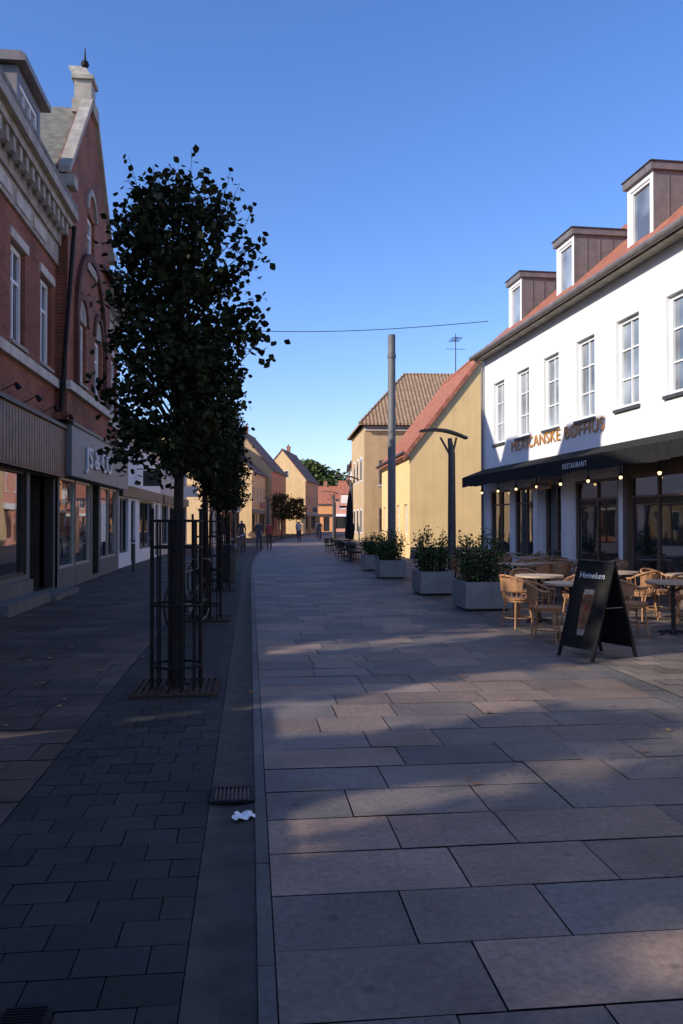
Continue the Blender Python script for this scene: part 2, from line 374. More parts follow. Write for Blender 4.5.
for cx in (12,14.2):
    arch(cx,6.62,.55,.2,brick_dk,-.252)
    mb.face([(cx+.54*math.cos(math.pi*k/14),-.256,6.63+.54*math.sin(math.pi*k/14)) for k in range(15)],cream)
arch(13.1,6.55,1.85,.20,brick_dk,-.252,.09,26)
for x in (11.04,14.98): mb.box(x,x+.2,-.36,-.252,4.9,6.55,brick_dk)
arch(13.1,9.7,.5,.16,cream,-.252,.06)
mb.box(12.45,13.75,-.31,-.253,8.12,8.28,cream)
for sg in (-1,1):
    x0=13.2+sg*3.0;x1=13.2+sg*.36
    mb.ext([(x0,-.34,9.66),(x0,-.34,9.83),(x1,-.34,12.70),(x1,-.34,12.50)],(0,.28,0),cream)
    mb.box(min(x0,x0-sg*.4),max(x0,x0-sg*.4),-.42,.05,9.35,9.62,cream)
mb.box(12.82,13.58,-.36,.2,12.35,12.7,cream); mb.box(12.92,13.48,-.28,.16,12.7,13.25,cream); mb.box(12.85,13.55,-.34,.22,13.25,13.36,cream)
mb.ext([(12.92,-.28,13.36),(13.48,-.28,13.36),(13.2,-.06,13.75)],(0,.44,0),cream)
mb.ball((13.2,-.06,13.8),.11,ironm); mb.tube((13.2,-.06,13.85),(13.2,-.06,14.25),.035,.01,ironm)
mb.tube((10.2,-.42,8.4),(10.2,-.12,3.9),.05,.05,ironm)
mb.obj('stone_trim',LB)
mb=MB()
mb.ext([(0-.1,-.5,8.73),(-.1,4.5,12.0),(-.1,4.5,12.12),(-.1,-.5,8.85)],(10.35,0,0),slate)
H1=(LL+.1,-.5,8.73);H2=(LL+.1,9.5,8.73);HR=(15.0,4.5,12.0)
mb.ext([(15.0,-.5,8.73),H1,HR],(0,0,.12),slate); mb.ext([H1,H2,HR],(0,0,.12),slate)
mb.ext([(15.0,9.5,8.73),HR,H2],(0,0,.12),slate)
mb.ext([(-.1,9.5,8.73),(-.1,4.5,12.0),(-.1,4.5,12.12),(-.1,9.5,8.85)],(15.1,0,0),slate)
for sg in (-1,1):
    mb.ext([(13.2+sg*3.0,.05,9.5),(13.2,.05,12.5),(13.2,.05,12.62),(13.2+sg*3.0,.05,9.65)],(0,5,0),slate)
mb.obj('roof',LB)
mb=MB()
for x0,x1 in ((7.75,9.6),(3.2,5.1)):
    mb.face([(x0,.2,9.0),(x0,2.8,10.75),(x0,.2,10.75)],lead); mb.face([(x1,.2,9.0),(x1,.2,10.75),(x1,2.8,10.75)],lead)
    wallgrid(mb,x0,x1,9.0,10.75,[(x0+.2,x1-.2,9.15,10.55)],greypanel,y=.2,dep=.1)
    window(mb,x0+.2,x1-.2,9.15,10.55,whitetrim,glassl,y=.2,dep=.1,fw=.09,mull=2,trans=())
    mb.box(x0-.15,x1+.15,.0,3.2,10.78,10.92,lead); mb.box(x0-.1,x1+.1,.08,3.2,10.923,11.0,lead)
mb.obj('dormers',LB)
mb=MB()
sops=[(1.0,4.9,.55,2.6),(5.3,7.85,.55,2.6),(8.1,10.1,.12,2.6),(10.5,12.2,.5,2.65),(12.3,14.2,.5,2.65),(14.55,15.5,.12,2.65),(15.8,18.7,.5,2.65)]
wallgrid(mb,0,10.3,0,3.9,sops[:3],granite,dep=.3,revm=darkframe)
wallgrid(mb,10.3,LL,0,3.9,sops[3:],granite,dep=.25,y=-.05,revm=darkframe)
for o in sops:
    if o[2]<.3:
        mb.face([(o[0],1.0,0),(o[1],1.0,0),(o[1],1.0,2.7),(o[0],1.0,2.7)],darkframe)
        mb.box(o[0]+.4,o[1]-.3,.94,.99,.15,2.4,shopglass)
        mb.face([(o[0],-.04,.11),(o[1],-.04,.11),(o[1],1,.11),(o[0],1,.11)],granite)
        mb.face([(o[0],.2,.1),(o[0],1,.1),(o[0],1,2.6),(o[0],.2,2.6)],darkframe); mb.face([(o[1],.2,.1),(o[1],1,.1),(o[1],1,2.6),(o[1],.2,2.6)],darkframe)
        mb.face([(o[0],.2,2.6),(o[1],.2,2.6),(o[1],1,2.6),(o[0],1,2.6)],darkframe)
    else: window(mb,*o,darkframe if o[0]<10 else chrome,shopglass,dep=.12 if o[0]<10 else .08,y=-.0 if o[0]<10 else -.05,mull=0 if o[1]-o[0]<2.6 else 1,trans=(),fw=.05)
mb.box(0,10.28,-.22,-.002,2.62,3.72,brownwood)
x=.1
while x<10.2: mb.box(x,x+.16,-.235,-.221,2.66,3.68,brownwood); x+=.19
mb.box(-.02,10.3,-.28,-.001,3.722,3.80,darkframe)
mb.box(10.32,LL,-.36,-.052,2.67,3.85,greypanel); mb.box(10.30,LL+.02,-.40,-.05,3.853,3.93,darkframe)
mb.box(10.0,16.4,-.34,-.001,3.935,4.1,brick)
for k in range(7): mb.tube((1+k*1.4,-.22,3.8),(1+k*1.4,-.5,3.95),.009,.009,ironm); mb.tube((1+k*1.4,-.5,3.96),(1+k*1.4,-.56,3.86),.035,.05,ironm)
mb.box(8.0,10.2,-.55,-.06,0,.11,granite)
mb.box(0,7.98,-.10,-.003,0,.45,granite); mb.box(5.0,7.9,-.45,-.101,0,.2,granite)
mb.box(12.45,13.0,.005,.008,.8,2.0,mat('orange_panel',(.45,.18,.07),.5,.5,3)); mb.box(16.2,17.0,.005,.008,1.0,2.2,whitetrim); mb.box(5.6,6.1,.03,.033,.7,1.1,whitetrim)  # thin orange and white panels just in front of the shop glass
mb.obj('shopfront',LB)
text('sign_lettering','JS & CO',.74,whitetrim,LB,(11.9,-.39,2.98),(math.radians(90),0,0),.02,sx=1.5)

# ------------------------------------------------------------ generic houses
def house(name,side,Y0,Y1,off,D,eave,ridge,wm,rm,gm2=None,fr=whitetrim,shop=True,chim=True,storeys=2,glassm=None,dorm=0,AB=None,hip=0):
    if AB: o=Vector((*AB[0],0)); d=Vector((*AB[1],0))-o
    else:
        A=Vector((cv(Y0)+off,Y0,0));B=Vector((cv(Y1)+off,Y1,0))
        if side=='L': o=A;d=B-A
        else: o=B;d=A-B
    L=d.length; rz=math.atan2(d.y,d.x)
    E=empty(name,o,rz); mb=MB(); ops=[];n=max(2,int(L/2.2)); pitch=L/n
    g0=3.0 if storeys>1 else eave
    sho=[]
    if shop:
        k=0
        while k<n:
            a=k*pitch+.25
            if k%3==1: sho.append((a+.2,a+1.2,.08,2.4)); k+=1
            else:
                w=pitch*(2 if (k+2<=n and k%3!=0) else 1)-.4; sho.append((a,a+w,.5,2.45)); k+=1 if w<pitch else 2
    else:
        for k in range(n): sho.append((k*pitch+pitch/2-.5,k*pitch+pitch/2+.5,1.0,2.4))
    for s in range(1,storeys):
        z0=g0+.75+(s-1)*2.8
        if z0+1.0>eave-.3: break
        for k in range(n): ops.append((k*pitch+pitch/2-.5,k*pitch+pitch/2+.5,z0,min(z0+1.45,eave-.35)))
    wallgrid(mb,0,L,0,eave,ops+sho,wm)
    if hip:
        w2=gm2 or wm
        for x in (0,L-.2): mb.box(x,x+.2,.003,D-.003,0,eave,w2)
        mb.face([(0,D,0),(L,D,0),(L,D,eave),(0,D,eave)],w2)
    else: gable_body(mb,L,D,eave,ridge,gm2 or wm)
    mb.obj('walls',E); mb=MB()
    for o2 in ops: window(mb,*o2,fr,glassm or glass,fw=.08,sill=fr)
    for o2 in sho: window(mb,*o2,fr if not shop else darkframe,shopglass,mull=1 if o2[1]-o2[0]>1.4 else 0,trans=() if shop else (.6,))
    if hip:
        for s in (0,1):
            for yy in (1.0,3.2,5.4):
                mb.box(-.035,-.003,yy,yy+1.0,.9+s*3.1,2.4+s*3.1,fr); mb.box(-.042,-.036,yy+.1,yy+.9,1.0+s*3.1,2.3+s*3.1,glass)
    mb.obj('windows',E); mb=MB()
    if hip:
        e=eave+.02; A0=(-.3,-.3,e);A1=(L+.3,-.3,e);A2=(L+.3,D+.3,e);A3=(-.3,D+.3,e);R0=(hip,D/2,ridge);R1=(L-hip,D/2,ridge)
        for q in ([A0,A1,R1,R0],[A2,A3,R0,R1],[A3,A0,R0],[A1,A2,R1]): mb.ext(q,(0,0,.12),rm)
        mb.tube((hip,D/2,ridge+.1),(L-hip,D/2,ridge+.1),.09,.09,rm,8); mb.tube((-.3,-.3,e+.1),(hip,D/2,ridge+.1),.08,.08,rm,8)
    else: gable_roof(mb,L,D,eave,ridge,rm)
    mb.tube((-.1,-.3,eave-.12),(L+.1,-.3,eave-.12),.06,.06,polegrey)
    mb.obj('roof',E); mb=MB()
    mb.box(0.01,L-.01,-.08,-.002,eave-.28,eave-.06,fr)
    if shop: mb.box(.15,L-.15,-.14,-.003,2.5,2.9,random.choice([darkframe,greypanel,whitetrim,brownwood]))
    if shop and side!='F':
        xs=L*U(.3,.7); c=random.choice([whitetrim,pink,greypanel,darkframe])
        mb.box(xs-.03,xs+.03,-.95,-.25,3.0,3.6,c); mb.tube((xs,-.95,3.66),(xs,0,3.66),.02,.02,black,6)
    if chim:
        chimney(mb,L*U(.3,.7),D/2,ridge-.5,ridge+1.0,brick_or)
    for k in range(dorm):
        x=L*(k+.5)/dorm; s=(ridge-eave)/(D/2); zt=eave+1.5
        mb.box(x-.6,x+.6,.3,.3+1.6/s,eave+.1,zt,rm); window(mb,x-.5,x+.5,eave+.3,zt-.1,fr,glassm or glass,y=.12,dep=.17)
        mb.box(x-.75,x+.75,.1,.5+1.8/s,zt,zt+.12,lead)
    xx=L+.002 if side=='R' else -.032
    if side!='F':
        for yy in ((D*.36,D*.58) if name!='yellow_house' or side=='L' else (D*.62,)):
            mb.box(xx,xx+.03,yy,yy+.6,eave+.2,eave+1.2,fr); mb.box(xx-.005,xx+.035,yy+.07,yy+.53,eave+.27,eave+1.13,glass)
    mb.obj('trim',E)
    return E,L
random.seed(5)
E,L=house('yellow_house','R',35.5,45.5,6.8,6.9,4.75,9.15,yellow,redtile,storeys=1,shop=False,chim=False)
mb=MB()
mb.box(L+.002,L+.03,0.02,6.8,0,.5,polegrey)
mb.ext([(L+.0,-.28,4.47),(L+.0,3.45,9.2),(L+.0,3.45,9.05),(L+.0,-.28,4.29)],(.13,0,0),redtile)
mb.ext([(L+.0,7.18,4.47),(L+.0,3.45,9.2),(L+.0,3.45,9.05),(L+.0,7.18,4.29)],(.13,0,0),redtile)
mb.obj('gable_trim',E)
mb=MB()
ax,ay,az=3.4,3.45,9.2
mb.tube((ax,ay,az),(ax,ay,az+2.2),.025,.02,ironm)
for k in range(6): mb.tube((ax-.5+k*.2,ay-.28,az+1.9),(ax-.5+k*.2,ay+.28,az+1.9),.012,.012,ironm,5)
mb.tube((ax-.55,ay,az+1.9),(ax+.6,ay,az+1.9),.016,.016,ironm,5)
mb.tube((ax,ay-.5,az+1.4),(ax,ay+.5,az+1.4),.014,.014,ironm,5)
mb.obj('tv_antenna',E)
house('tan_house','F',0,0,0,8.5,7.2,10.9,tan,tantile,tan,chim=False,shop=False,AB=((6.6,47.6),(17.5,47.2)),hip=3.0)
house('pink_house','R',57.8,66,6.1,8,6.0,9.2,pink,redtile)
house('white_house','R',66.2,76,6.1,8,6.3,9.6,white,browntile)
house('pale_yellow_house','R',76.2,88,6.1,8,5.6,9.2,yellow2,redtile)
house('orange_house','R',88.2,100,6.1,8,6.4,9.8,orange,redtile)
house('white_house','R',100.2,118,6.1,8,6.0,9.8,white,redtile)
house('white_shop_house','L',28.9,40,-4.5,8,4.9,7.9,white,browntile)
house('grey_house','L',40.2,50,-4.5,8,5.2,8.4,palegrey,slate)
house('pale_grey_house','L',61,70,-4.5,8,5.2,8.4,palegrey,browntile,yellow2)
house('brown_brick_house','L',70.3,79,-4.5,8,5.4,8.8,brick_or,slate,tan,dorm=2)
house('yellow_house','L',84,94,-4.0,9,6.8,11.2,yellow,browntile,yellow2)
house('tan_house','L',94.3,106,-3.3,8,7.6,12.2,orange,browntile,tan)
house('pale_yellow_house','L',112,124,-1.6,6.5,7.4,11.4,orange,browntile,yellow2)
# the street bends out of sight; houses across the bend face back up the street
house('orange_house','F',0,0,0,8,4.6,7.4,orange,redtile,AB=((9.5,135),(13.5,134)))
house('red_house','F',0,0,0,8,5.4,8.3,pink,redtile,AB=((13.7,134),(18.6,132.5)))
house('brick_house','F',0,0,0,8,4.4,7.4,brick_or,redtile,AB=((18.8,132.4),(26,130)))

# out of view, left: wall added to shade the near street, then houses
mb=MB()
mb.box(-4.9,-4.6,-9,5.0,0,2.55,brick); mb.box(-4.95,-4.55,-9.02,5.02,2.553,2.66,cream)
mb.box(-4.9,-4.6,5.8,9.25,0,2.55,brick); mb.box(-4.95,-4.55,5.78,9.25,2.553,2.66,cream)
mb.obj('added_shade_wall')
house('brick_house','L',-26,-9.2,-4.5,9,7,11,brick_or,redtile)

# ------------------------------------------------------------ restaurant building
RB=empty('restaurant_building',(7.7,26.7,0),math.atan2(-11.9,.4))
RL=27; RD=9; EV=7.2
mb=MB()
wc=[1.55+2.07*i for i in range(12)]
uops=[(c-.5,c+.5,4.06,6.0) for c in wc]
wallgrid(mb,0,RL,3.0,EV,uops,white)
gops=[(.7,2.5,.5,2.6),(2.9,4.6,.5,2.6),(5.0,6.5,.08,2.6),(7.1,9.4,.45,2.6),(9.8,12.1,.45,2.6),(12.5,14.8,.45,2.6),(15.2,17.5,.45,2.6),(17.9,20.2,.45,2.6)]
dp=mat('dark_panel',(.13,.095,.07),.6,.2,4)
wallgrid(mb,0,9.6,0,3.0,gops[:4],white,dep=.25)
wallgrid(mb,9.6,RL,0,3.0,gops[4:],dp,dep=.25)
gable_body(mb,RL,RD,EV,EV+3.9,white)
mb.obj('walls',RB)
mb=MB()
midframe=mat('brown_frame',(.16,.10,.065),.5,.2,6)
for o in uops: window(mb,*o,whitetrim,glassl,fw=.085,trans=(.33,.66),mull=1,sill=polegrey,bar=.035)
for i,o in enumerate(gops):
    if o[2]<.2: window(mb,*o,midframe,shopglass,dep=.2,mull=1,trans=(.3,),fw=.1)
    else: window(mb,*o,midframe,shopglass,dep=.12,mull=1,trans=(.78,),fw=.07)
mb.obj('windows',RB)
mb=MB()
for x in (4.65,6.55): mb.box(x,x+.3,-.1,-.002,0,2.9,whitetrim)
for x in (12.13,14.83,17.53): mb.box(x,x+.34,-.05,-.002,0,2.9,brownwood)
mb.box(0,RL,-.05,-.003,2.9,3.0,darkframe)
mb.obj('piers',RB)
mb=MB()
gable_roof(mb,RL,RD,EV,EV+3.9,redtile,ov=.3,xo=.05)
mb.tube((-.1,-.40,EV-.18),(RL,-.40,EV-.18),.075,.075,lead,10)
mb.box(0,RL,-.28,-.003,EV-.25,EV-.08,cream)
mb.tube((.12,-.40,EV-.18),(.12,-.08,EV-.5),.045,.045,lead); mb.tube((.12,-.08,EV-.5),(.12,-.08,.1),.045,.045,lead)
mb.obj('roof',RB)
s=3.9/4.5
for i,x1 in enumerate((1.95,5.8,9.85,13.9,18)):
    mb=MB(); x0=x1-1.15; y0=.6; z0=EV+.5; z1=EV+2.0; yb=(z1-EV)/s+.1
    for x in (x0,x1): mb.face([(x,y0,EV+.4),(x,y0,z1),(x,yb,z1)],lead)
    for k in range(1,5):
        yy=y0+(yb-y0)*k/5; zb=EV+yy*s
        mb.box(x1,x1+.015,yy-.008,yy+.008,zb,z1,lead)
    wallgrid(mb,x0,x1,z0-.1,z1,[(x0+.14,x1-.14,z0+.05,z1-.12)],whitetrim,y=y0,dep=.1)
    window(mb,x0+.14,x1-.14,z0+.05,z1-.12,whitetrim,glassl,y=y0,dep=.1,mull=0,trans=(),fw=.06)
    mb.box(x0-.07,x1+.07,y0-.08,yb+.3,z1,z1+.16,lead); mb.box(x0-.1,x1+.1,y0-.11,yb+.3,z1+.163,z1+.185,polegrey)
    mb.obj('dormer',RB)
mb=MB()
canvas=mat('black_canvas',(.022,.021,.020),.9,.2,10,spec=.12)
mb.ext([(0.1,0-.055,3.32),(0.1,-.75,3.05),(0.1,-.75,3.02),(0.1,-.055,3.28)],(RL-.2,0,0),canvas)
x=.1
while x<RL-.4:
    mb.box(x,x+.42,-.765,-.752,2.72+.02*math.sin(x*3),3.045,canvas); x+=.425
mb.obj('awning',RB)
text('sign_lettering','MEXICANSKE BØFHUS',.44,gold,RB,(2.7,-.03,3.70),(math.radians(90),0,0),.008,sx=1.3,sp=1.08)
text('awning_lettering','RESTAURANT',.17,whitetrim,RB,(8.2,-.772,2.82),(math.radians(90),0,0),.002,sx=1.1,sp=1.15)
bulbm,nt,b=newmat('bulb_glow'); b.inputs['Base Color'].default_value=(1,.8,.5,1); b.inputs['Emission Color'].default_value=(1,.66,.3,1); b.inputs['Emission Strength'].default_value=3
mb=MB()
for k in range(12):
    x=.9+k*1.55
    mb.tube((x,-.35,2.62),(x,-.35,3.1),.012,.012,black,6); mb.tube((x,-.35,2.56),(x,-.35,2.63),.05,.03,black,8); mb.ball((x,-.35,2.53),.038,bulbm,8,5)
mb.obj('awning_lamps',RB)
mb=MB(); mb.box(5.1,6.4,-.35,-.30,2.45,2.66,gold); mb.box(5.15,6.35,-.354,-.351,2.49,2.62,darkframe); mb.obj('door_sign',RB)

# ------------------------------------------------------------ foliage helpers
leafm=attrmat('tree_leaf',.75,6,.2,0,0,spec=.15)
barkm=mat('bark',(.030,.024,.020),.9,.3,15,.5,spec=.2)
def leaf(mb,p,s,cols,up=.4):
    c=random.choice(cols); k=U(.7,1.25); c=(c[0]*k,c[1]*k,c[2]*k)
    d=Vector((U(-1,1),U(-1,1),U(-1,.5))).normalized(); n=Vector((U(-1,1),U(-1,1),U(-.4,1)+up)).normalized()
    w=d.cross(n)
    if w.length<.05: return
    w.normalize(); n=w.cross(d); p=Vector(p)
    a=p-d*s*.5; t=p+d*s*.55; l=p+w*s*.42-n*s*.08-d*s*.08; r=p-w*s*.42-n*s*.08-d*s*.08; l2=p+w*s*.3+d*s*.28-n*s*.04; r2=p-w*s*.3+d*s*.28-n*s*.04
    mb.face([a,l,l2,t],leafm,c); mb.face([a,t,r2,r],leafm,c)
GREEN=[(.017,.025,.008),(.023,.031,.010),(.013,.020,.007),(.032,.038,.012)]
def tree_mesh(seed,zb,zt,rad,ncl,nl,ls,cols=GREEN,trunk=.05,spread=.1,spikes=26):
    random.seed(seed); mb=MB(); H=zt
    lean=[(0,0,0),(U(-.02,.02),U(-.02,.02),zb*.5),(U(-.03,.03),U(-.03,.03),zb),(U(-.04,.04),U(-.04,.04),(zb+zt)/2),(0,0,zt-.3)]
    rr=[trunk*1.15,trunk,trunk*.9,trunk*.55,trunk*.15]
    for i in range(4): mb.tube(lean[i],lean[i+1],rr[i],rr[i+1],barkm,10,False)
    def Rz(z):
        t=(z-zb)/(zt-zb)
        return rad*(min(1,.75+t*2.2) if t<.12 else (1.0-.12*abs(t-.5)*2 if t<.75 else max(.3,1-(t-.7)*1.3)))
    lob=[(U(0,6.28),U(.05,.9),U(.10,.24)) for _ in range(12)]
    for i in range(ncl):
        t=R()**.95; z=zb+.05+t*(zt-zb-.3); a=U(0,6.28)
        r=Rz(z)*(.2+.75*math.sqrt(R()))
        for la,lt,lw in lob:
            dd=abs((a-la+math.pi)%(2*math.pi)-math.pi)
            if dd<.6 and abs(t-lt)<.09: r*=(1+lw)
        if math.sin(a*3+z*2.3+seed)*math.sin(z*5.1+a*1.7)>.42 and R()<.85: continue
        c=Vector((math.cos(a)*r,math.sin(a)*r,z))
        b0=Vector((0,0,max(zb-.1,z-r*.9-.15)))
        if i%2==0:
            mid=(b0+c)/2+Vector((0,0,.04)); mb.tube(b0,mid,.014,.008,barkm,5,False); mb.tube(mid,c,.008,.003,barkm,4,False)
        sp=spread*U(.55,1.25)
        for k in range(nl):
            leaf(mb,c+Vector((random.gauss(0,sp),random.gauss(0,sp),random.gauss(0,sp*.9))),ls*U(.65,1.25),cols)
    for i in range(spikes):
        a=U(0,6.28); r=rad*U(.05,.9); z=zt-.75-r*.35+U(-.1,.1); p=Vector((math.cos(a)*r,math.sin(a)*r,z)); d=Vector((math.cos(a)*U(.1,.5),math.sin(a)*U(.1,.5),1)).normalized(); ln=U(.3,.85)
        mb.tube(p,p+d*ln,.006,.002,barkm,4,False)
        for k in range(15):
            q=p+d*ln*(k/14); leaf(mb,q+Vector((U(-.05,.05),U(-.05,.05),0)),ls*U(.6,1.1),cols)
    for i in range(int(spikes*2.2)):
        a=U(0,6.28); z=U(zb+.2,zt-.8); r=Rz(z)*.85; p=Vector((math.cos(a)*r,math.sin(a)*r,z)); d=Vector((math.cos(a),math.sin(a),U(.1,1.1))).normalized(); ln=rad*U(.1,.36)
        mb.tube(p,p+d*ln,.005,.002,barkm,4,False)
        for k in range(9): leaf(mb,p+d*ln*(k/8)+Vector((U(-.04,.04),U(-.04,.04),U(-.03,.03))),ls*U(.6,1.1),cols)
    return mb
T1=tree_mesh(5,2.1,5.05,.61,310,30,.072,spikes=34)
t1=T1.obj('street_tree',loc=(-.70,8.08,0))
T2=tree_mesh(9,2.15,4.9,.55,240,28,.075)
t2=T2.obj('street_tree',loc=(-.72,13.8,0))
def inst(o,name,x,y,rz=0,s=1,z=0):
    n=bpy.data.objects.new(name,o.data); scene.collection.objects.link(n); n.location=(x,y,z); n.rotation_euler[2]=rz; n.scale=(s,s,s); return n
inst(t1,'street_tree',-.72,19.6,2.0,.90)
inst(t2,'street_tree',-.70,25.4,1.2,.93)
AUT=[(.07,.055,.018),(.10,.06,.018),(.05,.05,.018)]
T3=tree_mesh(21,1.9,4.4,.95,150,24,.14,AUT)
t3=T3.obj('street_tree',loc=(cv(78)-.4,78,0))
inst(t3,'street_tree',cv(92)-.2,92,1,1.0)
TC=tree_mesh(33,2.2,9.3,.7,260,24,.2,trunk=.12,spread=.16,spikes=14)  # unseen trees, added to break the sun into bands and shade the street tree
tc=TC.obj('added_shade_tree',loc=(-12.5,-7.0,0))
for i,(xx,yy,sx) in enumerate(((-12.5,-5.4,1),(-12.3,-4.0,1.0),(-14.2,-3.3,1.05),(-12.3,-2.2,1.0),(-12.5,-.4,.95),(-12.4,2.95,1.35),(-12.5,5.6,1.05),(-14.4,2.3,1.3))): inst(tc,'added_shade_tree',xx,yy,i*1.3,sx)
def blob_trees(name,cx,cy,w,d,h,n,nl,ls):
    random.seed(n); mb=MB()
    for i in range(n):
        x=cx+U(-w,w); y=cy+U(-d,d); hh=h*U(.6,1); r=U(2.2,3.8)
        mb.tube((x,y,0),(x,y,hh*.7),.25,.12,barkm,6,False)
        for k in range(nl):
            a=U(0,6.28); e=math.acos(U(-1,1)); q=r*R()**.35
            leaf(mb,(x+q*math.sin(e)*math.cos(a),y+q*math.sin(e)*math.sin(a),hh*.72+q*math.cos(e)*1.15),ls*U(.7,1.3),[(.05,.085,.025),(.07,.10,.03),(.09,.10,.03)])
    return mb.obj(name)
blob_trees('distant_trees',17,166,9,9,16.5,20,440,.7)

# ------------------------------------------------------------ tree guards & grates
corten=mat('rusty_grate',(.06,.035,.025),.8,.35,12,.3,spec=.2)
def guard(x,y):
    mb=MB(); r=.235; n=12; H=1.72
    for k in range(n):
        a=2*math.pi*k/n; c=(math.cos(a)*r,math.sin(a)*r)
        mb.tube((c[0],c[1],.0),(c[0]*1.02,c[1]*1.02,H-(.0 if k%3==0 else .12)),.010,.010,ironm,6)
    for z in (.22,.80,1.35,1.60):
        P=[(math.cos(2*math.pi*k/24)*r*1.02,math.sin(2*math.pi*k/24)*r*1.02,z) for k in range(25)]
        mb.path(P,.013,ironm,6)
    for k in range(0,n,3):
        a=2*math.pi*k/n; mb.tube((math.cos(a)*r,math.sin(a)*r,0),(math.cos(a)*r,math.sin(a)*r,H),.019,.019,ironm,6)
        mb.tube((math.cos(a)*r,math.sin(a)*r,1.6),(0.03*math.cos(a),.03*math.sin(a),1.6),.008,.008,ironm,5)
    mb.obj('tree_guard',loc=(x,y,.01),rz=.3)
    mb=MB(); w=.40
    for a,b,c,d in ((-w,w,-w,-w+.04),(-w,w,w-.04,w),(-w,-w+.04,-w+.04,w-.04),(w-.04,w,-w+.04,w-.04)): mb.box(a,b,c,d,0,.02,corten)
    for k in range(12):
        xx=-w+.05+(2*w-.1)*(k+.5)/12
        if abs(xx)<.13:
            mb.box(xx-.02,xx+.02,-w+.04,-.14,.002,.017,corten); mb.box(xx-.02,xx+.02,.14,w-.04,.002,.017,corten)
        else: mb.box(xx-.02,xx+.02,-w+.04,w-.04,.002,.017,corten)
    mb.box(-w+.01,w-.01,-w+.01,w-.01,-.003,.0005,mortar)
    mb.obj('tree_grate',loc=(x,y,.006))
for yy in (8.08,13.8,19.6,25.4): guard(-.70 if yy<10 else -.71,yy)

# ------------------------------------------------------------ street furniture
def lamp(x,y,H=3.75):
    mb=MB()
    mb.tube((0,0,0),(0,0,.25),.15,.14,polegrey,16); mb.tube((0,0,.25),(0,0,H-.5),.105,.085,polegrey,16)
    for sx in (-1,1):
        mb.tube((0.0,0,H-.6),(sx*.2-.08,0,H-.1),.03,.025,polegrey,8)
    mb.tube((0,0,H-.5),(-.05,0,H-.12),.085,.05,polegrey,12)
    n=8
    def P(t): return (-.78+1.15*t, H+.12-.16*t+.10*math.sin(math.pi*t))
    for i in range(n):
        a=P(i/n);b=P((i+1)/n)
        wa=.17*(.55+.45*math.sin(math.pi*(i/n*.8+.15)))
        mb.ext([(a[0],-wa,a[1]-.1),(a[0],wa,a[1]-.1),(a[0],wa,a[1]-.05),(a[0],-wa,a[1]-.05)],(b[0]-a[0],0,b[1]-a[1]),polegrey)
    return mb.obj('street_lamp',loc=(x,y,0))
lamp(4.86,19.6); lamp(cv(39.5)+4.6,39.5); lamp(cv(60)+4.6,60); lamp(cv(80)+4.6,80)
l=lamp(-.9,48); l.rotation_euler[2]=math.pi; l=lamp(cv(70)-.9,70); l.rotation_euler[2]=math.pi
mb=MB(); steel=mat('galvanised_pole',(.17,.165,.16),.6,.15,4,.1,.2,streak=.25)
mb.tube((0,0,0),(0,0,.06),.28,.28,steel,20); mb.tube((0,0,.06),(0,0,8.4),.15,.135,steel,20); mb.tube((0,0,8.4),(0,0,8.46),.145,.12,steel,20)
mb.tube((0,0,7.6),(0,0,7.72),.16,.16,steel,20)
mb.obj('catenary_pole',loc=(5.15,29.8,0))
mb=MB()
a=Vector((-4.6,27.5,8.15));b=Vector((7.9,26.8,8.3)); pts=[]
for i in range(25):
    t=i/24; p=a.lerp(b,t); p.z-=.35*math.sin(math.pi*t); pts.append(p)
mb.path(pts,.012,black,5); mb.obj('span_wire')

def planter(x,y,l,w,h,seed,bh):
    mb=MB(); t=.05
    for s in ((-w/2,-w/2+t,-l/2,l/2),(w/2-t,w/2,-l/2,l/2),(-w/2+t,w/2-t,-l/2,-l/2+t),(-w/2+t,w/2-t,l/2-t,l/2)): mb.box(s[0],s[1],s[2],s[3],.05,h,concrete)
    mb.box(-w/2+.06,w/2-.06,-l/2+.06,l/2-.06,0,.05,black); mb.box(-w/2+t,w/2-t,-l/2+t,l/2-t,h-.1,h-.05,mortar)
    mb.obj('planter',loc=(x,y,.0))
    random.seed(seed); mb=MB()
    cols=[(.05,.085,.025),(.065,.11,.035),(.035,.06,.02),(.09,.125,.045)]
    for i in range(50):
        px=U(-w/2,w/2)*.95;py=U(-l/2,l/2)*.95; top=h+bh*U(.4,1.1)*(1-.25*abs(px)/(w/2))
        b0=Vector((px*.7,py*.7,h-.05)); b1=Vector((px*1.05,py*1.05,top)); mb.tube(b0,b1,.008,.003,barkm,4,False)
        for k in range(42):
            f=R()**.8; q=b0.lerp(b1,.1+.9*f); sp=.06
            leaf(mb,q+Vector((random.gauss(0,sp),random.gauss(0,sp),random.gauss(0,.03))),U(.03,.065),cols)
    mb.obj('shrub',loc=(x,y,0))
planter(4.25,14.9,1.0,.85,.52,41,1.1)
planter(4.05,18.1,1.0,.75,.52,42,1.0)
planter(4.0,23.4,1.0,.75,.52,43,.9)
planter(4.1,27.2,1.0,.75,.52,44,.7)

